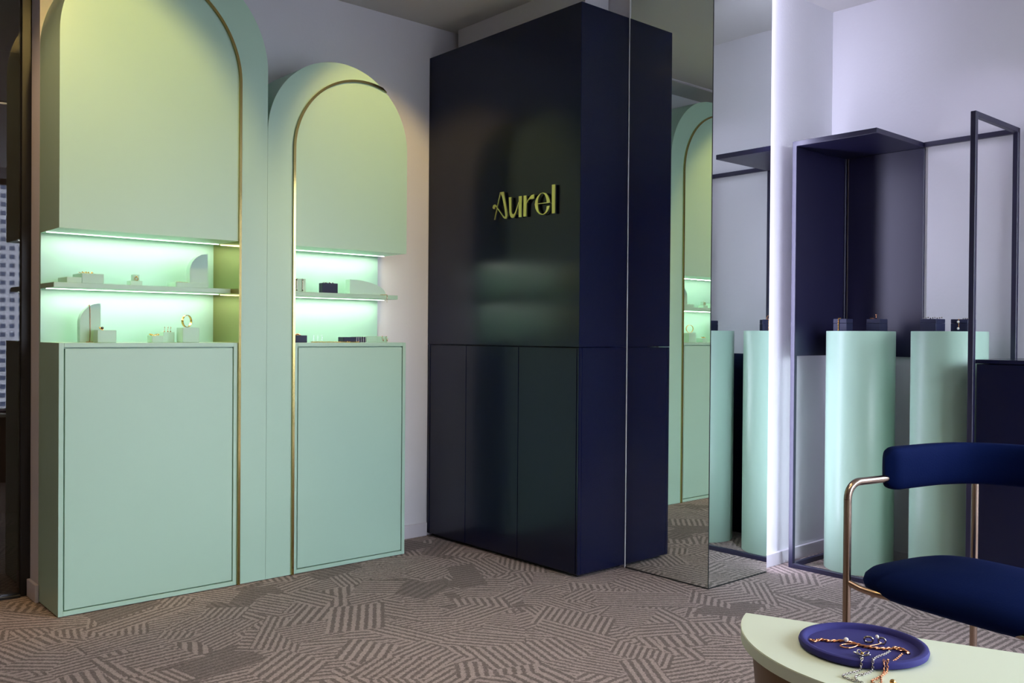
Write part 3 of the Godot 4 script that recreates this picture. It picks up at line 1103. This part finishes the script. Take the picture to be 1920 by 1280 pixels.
func build_jewellery() -> void:
	var st: SurfaceTool
	var S := 1.287
	var C := 1.052
	var mint: Material = M.mint_paint
	# ---- shelf of the tall arch: stepped stand, ring stand, quarter arch on a step
	var t := thing("stepped_display_stand", "mint two-step display stand at the left end of the tall arch's shelf", "display stand", Vector3(1.115, S, 0.13))
	obj("low_step", box_of(Vector3(1.045, S, 0.066), Vector3(1.1, S + 0.023, 0.19)), mint, t)
	obj("high_step", box_of(Vector3(1.1005, S, 0.066), Vector3(1.184, S + 0.04, 0.19)), mint, t)
	ORG = Vector3(1.13, S + 0.04, 0.15)
	st = mb()
	for k in 4:
		var a := 0.5 + k * 0.9
		var p := ORG + Vector3(-0.02 + k * 0.012, 0.0022, 0.006 * sin(k * 2.0))
		ring(st, p, Vector3(cos(a) * 0.3, 1, sin(a) * 0.3), 0.006, 0.0012, 14, 6, 1.7, Vector3(cos(a), 0, sin(a)))
		ball(st, p + Vector3(0.004, 0.004, 0), 0.003, 6)
	jewel("leaf_earrings", st, M.gold, "gold leaf earrings on the two-step mint stand", "earrings")
	t = thing("ring_stand", "small mint ring stand in the middle of the tall arch's shelf", "display stand", Vector3(1.32, S, 0.15))
	obj("foot", box_of(Vector3(1.294, S, 0.125), Vector3(1.343, S + 0.02, 0.17)), mint, t)
	obj("upright", box_of(Vector3(1.308, S + 0.02, 0.135), Vector3(1.335, S + 0.046, 0.158)), mint, t)
	ORG = Vector3(1.321, S + 0.02, 0.163)
	st = mb()
	ring(st, ORG + Vector3(0, 0.0085, 0), Vector3(0.2, 0.15, 1), 0.0072, 0.0013, 18, 6)
	ball(st, ORG + Vector3(0, 0.017, 0.001), 0.0028, 6)
	jewel("small_ring", st, M.gold, "small gold ring leaning on the mint ring stand", "ring")
	t = thing("arch_display_stand", "pale quarter-arch display stand on a low step, on the tall arch's shelf", "display stand", Vector3(1.545, S, 0.14))
	obj("step", box_of(Vector3(1.475, S, 0.092), Vector3(1.617, S + 0.021, 0.19)), mint, t)
	st = mb()
	extrude(st, quarter_arch(0.078, 0.127, 0.078, true), Vector3(1.539, S + 0.021, 0.14), Vector3.RIGHT, Vector3.UP, Vector3(0, 0, 0.04))
	obj("quarter_arch", st, mint, t)
	ORG = Vector3(1.51, S + 0.021, 0.165)
	st = mb()
	chain(st, spline([ORG + Vector3(-0.022, 0.0012, 0), ORG + Vector3(-0.008, 0.0012, 0.006), ORG + Vector3(0.008, 0.0012, -0.002), ORG + Vector3(0.024, 0.0012, 0.004)], 8), 0.003, 0.0006)
	jewel("fine_chain", st, M.gold, "fine gold chain lying on the step of the quarter-arch stand", "necklace")
	# ---- counter of the tall arch
	t = thing("arch_display_stand", "tall quarter-arch stand with a hanging chain, on the tall arch's counter", "display stand", Vector3(1.145, C, 0.135))
	st = mb()
	extrude(st, quarter_arch(0.079, 0.158, 0.08, true), Vector3(1.105, C, 0.115), Vector3.RIGHT, Vector3.UP, Vector3(0, 0, 0.035))
	obj("board", st, mint, t)
	ORG = Vector3(1.143, C, 0.152)
	st = mb()
	var hang := spline([Vector3(1.142, C + 0.147, 0.13), Vector3(1.142, C + 0.146, 0.1505), Vector3(1.143, C + 0.09, 0.1518), Vector3(1.143, C + 0.02, 0.1518), Vector3(1.138, C + 0.002, 0.158), Vector3(1.125, C + 0.002, 0.165), Vector3(1.146, C + 0.002, 0.17), Vector3(1.148, C + 0.002, 0.16)], 10)
	chain(st, hang, 0.0032, 0.0007)
	jewel("pendant_chain", st, M.rose_gold, "thin chain hanging down the tall quarter-arch stand", "necklace")
	block("mint_block", "mint block with a dark stone ring, in front of the tall quarter-arch stand", Vector3(1.147, C, 0.18), Vector3(1.219, C + 0.05, 0.235), mint, "display block", "mint blocks on the tall arch's counter")
	t = thing("stone_ring", "gold ring with a dark stone lying on a mint block", "ring", Vector3(1.17, C + 0.05, 0.205))
	st = mb()
	ring(st, ORG + Vector3(0, 0.0055, 0), Vector3(0.5, 0.8, 0.4), 0.0085, 0.0022, 20, 8)
	obj("band", st, M.gold, t)
	st = mb()
	ball(st, ORG + Vector3(0.002, 0.008, 0.006), 0.0055, 8)
	obj("stone", st, M.dark_gem, t)
	block("mint_block", "low mint block with gold hoops on the tall arch's counter", Vector3(1.365, C, 0.165), Vector3(1.414, C + 0.029, 0.22), mint, "display block", "mint blocks on the tall arch's counter")
	ORG = Vector3(1.38, C + 0.029, 0.195)
	st = mb()
	ring(st, ORG + Vector3(-0.008, 0.003, 0), Vector3(0.2, 1, 0.3), 0.009, 0.0018, 18, 6)
	ring(st, ORG + Vector3(0.012, 0.0028, 0.004), Vector3(-0.3, 1, 0.2), 0.009, 0.0018, 18, 6)
	jewel("hoop_earrings", st, M.gold, "pair of gold hoops on the lowest mint block of the tall arch", "earrings")
	block("mint_block", "mint block with standing ear hooks, between the hoop block and the bracelet block", Vector3(1.434, C, 0.115), Vector3(1.482, C + 0.044, 0.16), mint, "display block", "mint blocks on the tall arch's counter")
	ORG = Vector3(1.458, C + 0.044, 0.138)
	st = mb()
	for k in 3:
		var b := ORG + Vector3(-0.014 + 0.013 * k, 0, 0.004 * (k % 2))
		tube(st, spline([b + Vector3(0, 0.001, 0.006), b + Vector3(0.001, 0.01, 0.004), b + Vector3(0.003, 0.022, 0), b + Vector3(0.006, 0.016, -0.002)], 6), 0.0007, 5)
		ball(st, b + Vector3(0, 0.002, 0.006), 0.0028, 6)
	jewel("hook_earrings", st, M.rose_gold, "hook earrings standing on a mint block of the tall arch", "earrings")
	block("mint_block", "largest mint block of the tall arch, under an upright gold bracelet", Vector3(1.493, C, 0.152), Vector3(1.565, C + 0.064, 0.22), mint, "display block", "mint blocks on the tall arch's counter")
	ORG = Vector3(1.522, C + 0.064, 0.19)
	st = mb()
	var bp := []
	for k in 40:
		var a := TAU * k / 40
		bp.append([cos(a), sin(a)])
	for k in 40:
		var l := (k + 1) % 40
		var o := ORG + Vector3(0, 0.0268, 0)
		var ax := Vector3(0.42, 0, 0.9).normalized() * 0.005
		var xx := Vector3(0.9, 0, -0.42).normalized()
		var d0: Vector3 = xx * bp[k][0] + Vector3.UP * bp[k][1]
		var d1: Vector3 = xx * bp[l][0] + Vector3.UP * bp[l][1]
		quadn(st, [o + d0 * 0.0265 - ax, o + d1 * 0.0265 - ax, o + d1 * 0.0265 + ax, o + d0 * 0.0265 + ax], [d0, d1, d1, d0])
		quadn(st, [o + d0 * 0.0245 - ax, o + d1 * 0.0245 - ax, o + d1 * 0.0245 + ax, o + d0 * 0.0245 + ax], [-d0, -d1, -d1, -d0])
		var an := ax.normalized()
		quad(st, o + d0 * 0.0265 + ax, o + d1 * 0.0265 + ax, o + d1 * 0.0245 + ax, o + d0 * 0.0245 + ax, an)
		quad(st, o + d0 * 0.0265 - ax, o + d1 * 0.0265 - ax, o + d1 * 0.0245 - ax, o + d0 * 0.0245 - ax, -an)
	jewel("bangle", st, M.gold, "upright gold bangle on the largest mint block", "bracelet")
	# ---- shelf of the shorter arch
	block("mint_block", "pale mint block hung with two beaded drop earrings, on the shorter arch's shelf", Vector3(2.0, S, 0.12), Vector3(2.085, S + 0.062, 0.19), mint)
	for k in 2:
		ORG = Vector3([2.036, 2.066][k], S + 0.062, 0.192)
		var dt := thing("drop_earring", ["beaded drop earring by the brass edge on the pale mint block", "beaded drop earring further from the brass edge on the pale mint block"][k], "earring", ORG, "drop earrings on the shorter arch's shelf")
		st = mb()
		for j in 7:
			ball(st, ORG + Vector3(0.0008 * (j % 2), -0.014 - j * 0.0055, 0.001), 0.0028, 8)
		obj("pearls", st, M.pearl, dt)
		st = mb()
		ball(st, ORG + Vector3(0, -0.006, 0.001), 0.0042, 8)
		ball(st, ORG + Vector3(0, -0.055, 0.001), 0.0036, 8)
		tube(st, [ORG + Vector3(0, 0.001, -0.004), ORG + Vector3(0, 0.001, 0), ORG + Vector3(0, -0.054, 0.0006)], 0.0006, 5)
		obj("mount", st, M.silver, dt)
	block("navy_block", "navy block with a small brooch, on the shorter arch's shelf", Vector3(2.172, S, 0.155), Vector3(2.255, S + 0.047, 0.19), M.navy_leatherette)
	ORG = Vector3(2.21, S + 0.047, 0.172)
	st = mb()
	for k in 8:
		ball(st, ORG + Vector3(-0.024 + 0.007 * k, 0.0026, 0.006 * sin(k * 1.9)), 0.0026 + 0.0008 * (k % 2), 6)
	jewel("dark_brooch", st, M.silver, "small beaded brooch on the navy block of the shorter arch's shelf", "brooch")
	t = thing("arch_display_stand", "pale green quarter-arch stand lying on its long side, on the shorter arch's shelf", "display stand", Vector3(2.43, S, 0.15))
	st = mb()
	extrude(st, quarter_arch(0.19, 0.072, 0.07, false), Vector3(2.336, S, 0.165), Vector3(0.98, 0, 0.2).normalized() * 0.98, Vector3.UP, Vector3(0.012, 0, -0.06))
	obj("board", st, mint, t)
	t = thing("drop_pendant", "gold pendant with a pearl drop hanging over the shelf edge of the shorter arch", "necklace", Vector3(2.525, S, 0.205))
	st = mb()
	chain(st, spline([Vector3(2.49, S + 0.001, 0.2), Vector3(2.51, S + 0.0015, 0.203), Vector3(2.522, S + 0.001, 0.2085), Vector3(2.522, S - 0.012, 0.2095)], 8), 0.003, 0.0007)
	tube(st, [Vector3(2.522, S - 0.018, 0.2095), Vector3(2.522, S - 0.037, 0.2095)], 0.0007, 5)
	obj("chain", st, M.gold, t)
	st = mb()
	ball(st, Vector3(2.522, S - 0.0145, 0.2105), 0.0038, 8)
	obj("pearl", st, M.pearl, t)
	# ---- counter of the shorter arch
	block("navy_block", "navy block with a rose gold ring, beside the brass edge on the shorter arch's counter", Vector3(2.0, C, 0.20), Vector3(2.066, C + 0.033, 0.24), M.navy_leatherette)
	ORG = Vector3(2.032, C + 0.033, 0.222)
	st = mb()
	ring(st, ORG + Vector3(0, 0.004, 0), Vector3(0.3, 1, 0.3), 0.0085, 0.0022, 18, 7)
	ring(st, ORG + Vector3(-0.006, 0.0042, -0.004), Vector3(-0.4, 1, 0.1), 0.0075, 0.002, 18, 7)
	jewel("ring_pair", st, M.rose_gold, "two rose gold rings on the navy block by the brass edge", "rings")
	ORG = Vector3(2.22, C, 0.22)
	st = mb()
	var cp := []
	for k in 30:
		cp.append(Vector3(2.09 + 0.0085 * k, C + 0.0026, 0.235 + 0.02 * sin(k * 0.9) + 0.006 * sin(k * 2.3)))
	chain(st, spline(cp, 4), 0.0048, 0.0011)
	jewel("long_chain", st, M.gold, "long gold chain strewn along the shorter arch's counter", "necklace")
	t = thing("acrylic_stand", "small clear acrylic stand behind the long gold chain", "display stand", Vector3(2.17, C, 0.15))
	obj("plate", box_of(Vector3(2.14, C, 0.13), Vector3(2.2, C + 0.004, 0.17), 0.0008), M.clear_acrylic, t)
	for x in [2.146, 2.168, 2.19]:
		obj("prong", box_of(Vector3(x, C + 0.004, 0.148), Vector3(x + 0.005, C + 0.034, 0.153), 0.0008), M.clear_acrylic, t)
	block("navy_block", "dark bar block ringed by five silver bands, on the shorter arch's counter", Vector3(2.272, C, 0.165), Vector3(2.398, C + 0.026, 0.215), M.navy_leatherette)
	for k in 5:
		var x := 2.342 + 0.0125 * k
		ORG = Vector3(x, C, 0.216)
		st = mb()
		cbox(st, Vector3(x, C + 0.0005, 0.2155), Vector3(x + 0.005, C + 0.0275, 0.217), 0.0004)
		cbox(st, Vector3(x, C + 0.0262, 0.166), Vector3(x + 0.005, C + 0.0275, 0.2155), 0.0004)
		jewel("silver_band", st, M.silver, "%s thin silver band on the dark bar block, counting from the long gold chain" % ["first", "second", "third", "fourth", "fifth"][k], "bracelet", "silver bands on the dark bar block")
	block("mint_card", "pale green block with two wire earrings, nearest the navy cabinet on the counter", Vector3(2.41, C, 0.16), Vector3(2.534, C + 0.03, 0.2), mint)
	for k in 2:
		ORG = Vector3([2.505, 2.528][k], C + 0.03, 0.202)
		st = mb()
		tube(st, spline([ORG + Vector3(-0.003, 0.001, -0.004), ORG + Vector3(-0.003, 0.0015, 0), ORG + Vector3(-0.006, -0.008, 0.0008), ORG + Vector3(0, -0.02, 0.0008), ORG + Vector3(0.005, -0.01, 0.0008)], 6), 0.0008, 5)
		ball(st, ORG + Vector3(0, -0.021, 0.0018), 0.0026, 6)
		jewel("wire_earring", st, M.rose_gold, ["wire earring on the pale green block, the one nearer the dark bar block", "wire earring on the pale green block, the one nearer the navy cabinet"][k], "earring", "wire earrings on the pale green block")
	# ---- on the velvet tray
	var F := TAB + 0.0085
	var rose := [Vector3(1.6093, F, 3.0915), Vector3(1.6249, F, 3.0957), Vector3(1.6304, F, 3.1091), Vector3(1.6444, F, 3.1208), Vector3(1.6495, F + 0.002, 3.1358), Vector3(1.6549, F, 3.1442), Vector3(1.6537, F, 3.1575), Vector3(1.6548, F, 3.1726), Vector3(1.66, F, 3.1855), Vector3(1.6696, F, 3.1991), Vector3(1.681, F, 3.2086), Vector3(1.6945, F, 3.2172), Vector3(1.692, F, 3.2289), Vector3(1.6826, F, 3.243)]
	t = thing("rose_gold_bracelet", "twisted rose gold bracelet lying across the blue velvet tray", "bracelet", Vector3(1.655, TAB + 0.006, 3.16))
	st = mb()
	var rp := spline(rose, 8)
	var strand := [[], []]
	for i in rp.size():
		var tg: Vector3 = (rp[mini(i + 1, rp.size() - 1)] - rp[maxi(i - 1, 0)]).normalized()
		var sd := tg.cross(Vector3.UP)
		for k in 2:
			var a := i * 0.55 + PI * k
			strand[k].append(rp[i] + sd * cos(a) * 0.0022 + Vector3.UP * (sin(a) * 0.0016))
	for k in 2:
		tube(st, strand[k], 0.0019, 7)
	obj("strands", st, M.rose_gold, t)
	st = mb()
	ring(st, Vector3(1.606, F + 0.001, 3.09), Vector3(0.2, 1, 0.1), 0.0065, 0.0018, 18, 7)
	ring(st, Vector3(1.6885, F + 0.001, 3.2195), Vector3(0.1, 1, 0.2), 0.0075, 0.0018, 18, 7)
	tube(st, spline([Vector3(1.6537, F, 3.1545), Vector3(1.6463, F, 3.1456), Vector3(1.6338, F, 3.138), Vector3(1.6215, F, 3.1392), Vector3(1.6186, F, 3.148), Vector3(1.6246, F, 3.1558), Vector3(1.6387, F, 3.1592), Vector3(1.6516, F, 3.1586)], 6), 0.0016, 7)
	obj("clasp_loops", st, M.rose_gold, t)
	st = mb()
	ball(st, Vector3(1.6495, F + 0.005, 3.1358), 0.0046, 10)
	obj("pearl", st, M.pearl, t)
	st = mb()
	tube(st, spline([Vector3(1.6537, F, 3.1575), Vector3(1.6589, F, 3.1705), Vector3(1.6747, F, 3.178), Vector3(1.6891, F, 3.1815), Vector3(1.7, F, 3.181)], 6), 0.0013, 6)
	obj("side_stem", st, M.rose_gold, t)
	ORG = Vector3(1.685, TAB + 0.006, 3.163)
	st = mb()
	ring(st, ORG + Vector3(0, 0.007, 0), Vector3(0.75, 0.25, -0.4), 0.0062, 0.0022, 18, 7, 1.3)
	jewel("oval_stud", st, M.silver, "oval silver stud earring lying alone on the velvet tray", "earring")
	t = thing("gem_ring", "ring with a pale gem at the end of the stem on the velvet tray", "ring", Vector3(1.697, TAB + 0.006, 3.184))
	st = mb()
	ring(st, ORG + Vector3(0, 0.0072, 0), Vector3(0.85, 0.2, -0.3), 0.0065, 0.0019, 18, 7)
	obj("band", st, M.silver, t)
	st = mb()
	ball(st, ORG + Vector3(0.002, 0.0125, -0.011), 0.0034, 8)
	obj("gem", st, M.pearl, t)
	t = thing("flower_brooch", "silver flower brooch with leaf loops on the velvet tray", "brooch", Vector3(1.605, TAB + 0.006, 3.192))
	for k in 5:
		var a := TAU * k / 5 + 0.3
		st = mb()
		var pc := ORG + Vector3(cos(a) * 0.0085, 0.005, sin(a) * 0.0085)
		ring(st, pc, Vector3(-cos(a) * 0.4, 1, -sin(a) * 0.4), 0.0042, 0.0013, 14, 6, 1.7, Vector3(cos(a), 0, sin(a)))
		obj("petal", st, M.silver, t)
	st = mb()
	ball(st, ORG + Vector3(0, 0.006, 0), 0.0032, 8)
	obj("centre", st, M.gold, t)
	# chains that run over the rim on to the table
	var chains := [
		["silver chain over the rim of the velvet tray, the middle of three", [Vector2(1.6674, 3.2138), Vector2(1.6463, 3.2152), Vector2(1.6284, 3.2137), Vector2(1.61, 3.2141), Vector2(1.585, 3.2232), Vector2(1.562, 3.2335), Vector2(1.5345, 3.2326), Vector2(1.5225, 3.2273), Vector2(1.509, 3.2302), Vector2(1.4974, 3.2392), Vector2(1.4946, 3.2507)], M.silver],
		["thicker double chain over the rim of the velvet tray, furthest from the door", [Vector2(1.671, 3.236), Vector2(1.6472, 3.2401), Vector2(1.6259, 3.2431), Vector2(1.605, 3.245), Vector2(1.59, 3.2485), Vector2(1.575, 3.2535), Vector2(1.5519, 3.2567), Vector2(1.5294, 3.2568), Vector2(1.5138, 3.2577), Vector2(1.5054, 3.269), Vector2(1.5194, 3.2716), Vector2(1.5437, 3.2594), Vector2(1.5726, 3.25), Vector2(1.5843, 3.2439)], M.rose_gold],
		["fine silver chain over the rim of the velvet tray, nearest the flower brooch", [Vector2(1.5939, 3.1954), Vector2(1.58, 3.206), Vector2(1.562, 3.2145), Vector2(1.5363, 3.217), Vector2(1.5168, 3.2128), Vector2(1.4989, 3.2122), Vector2(1.4927, 3.2259), Vector2(1.4917, 3.2437)], M.silver]]
	for c in chains:
		ORG = Vector3(c[1][0].x, TAB + 0.006, c[1][0].y)
		st = mb()
		chain(st, draped(c[1], 0.0016), 0.0046, 0.0009)
		jewel("necklace", st, c[2], c[0], "necklace", "chains spilling from the velvet tray")
	t = thing("gold_stud", "gold bead stud on the pale table beside the velvet tray", "earring", Vector3(1.53, TAB, 3.287))
	st = mb()
	ball(st, ORG + Vector3(0, 0.005, 0), 0.005, 10)
	obj("bead", st, M.gold, t)
	st = mb()
	tube(st, [ORG + Vector3(0, 0.005, 0), ORG + Vector3(0.008, 0.002, 0.006)], 0.0008, 6)
	obj("pin", st, M.gold, t)

func build_lamps() -> void:
	var warm := Color(1.0, 0.85, 0.5)
	downlight(Vector3(1.05, CEIL, 1.3), Vector3(1.03, CEIL - 1.38, 1.3 - 1.45), 1.4, warm, 36.0, 0.45, "round warm downlight over the tall mint arch")
	downlight(Vector3(2.45, CEIL, 1.3), Vector3(2.49, CEIL - 1.3, 1.3 - 1.52), 1.35, warm, 27.0, 0.5, "round warm downlight between the shorter arch and the navy cabinet")
	downlight(Vector3(3.75, CEIL, 2.55), Vector3(4.2, 1.2, 2.1), 0.15, Color(0.86, 0.82, 1.0), 40.0, 0.5, "round cool downlight in front of the navy display frame")
	downlight(Vector3(1.6, CEIL, 3.2), Vector3(1.6, 0.4, 3.2), 0.8, warm, 42.0, 0.6, "round warm downlight over the half-round table")
	downlight(Vector3(0.35, CEIL, 0.6), Vector3(0.75, 0.9, 0.1), 0.7, Color(1.0, 0.82, 0.6), 50.0, 0.6, "round warm downlight in front of the glazed door")
	downlight(Vector3(2.0, CEIL, 1.95), Vector3(2.0, 0.0, 1.9), 0.95, Color(1.0, 0.95, 0.9), 48.0, 0.6, "round white downlight over the middle of the carpet")
	downlight(Vector3(1.0, CEIL, 2.7), Vector3(1.0, 0.0, 2.6), 0.75, Color(1.0, 0.95, 0.9), 48.0, 0.6, "round white downlight over the carpet near the windows")

func build_city() -> void:
	ORG = Vector3(0, -46, 300)
	var st := mb()
	quad(st, Vector3(-900, -46, -300), Vector3(900, -46, -300), Vector3(900, -46, 1200), Vector3(-900, -46, 1200), Vector3.UP)
	struct("street_ground", st, M.street)
	building("pale office tower with small dark windows seen through the shop windows", 62, 150, -46, 62, 420, 40, 26, 30)
	building("broad pale office tower left of the other towers outside the windows", -120, 30, -46, 30, 520, 40, 36, 22)
	building("tall pale office tower furthest right outside the windows", 190, 300, -46, 110, 560, 40, 28, 44)
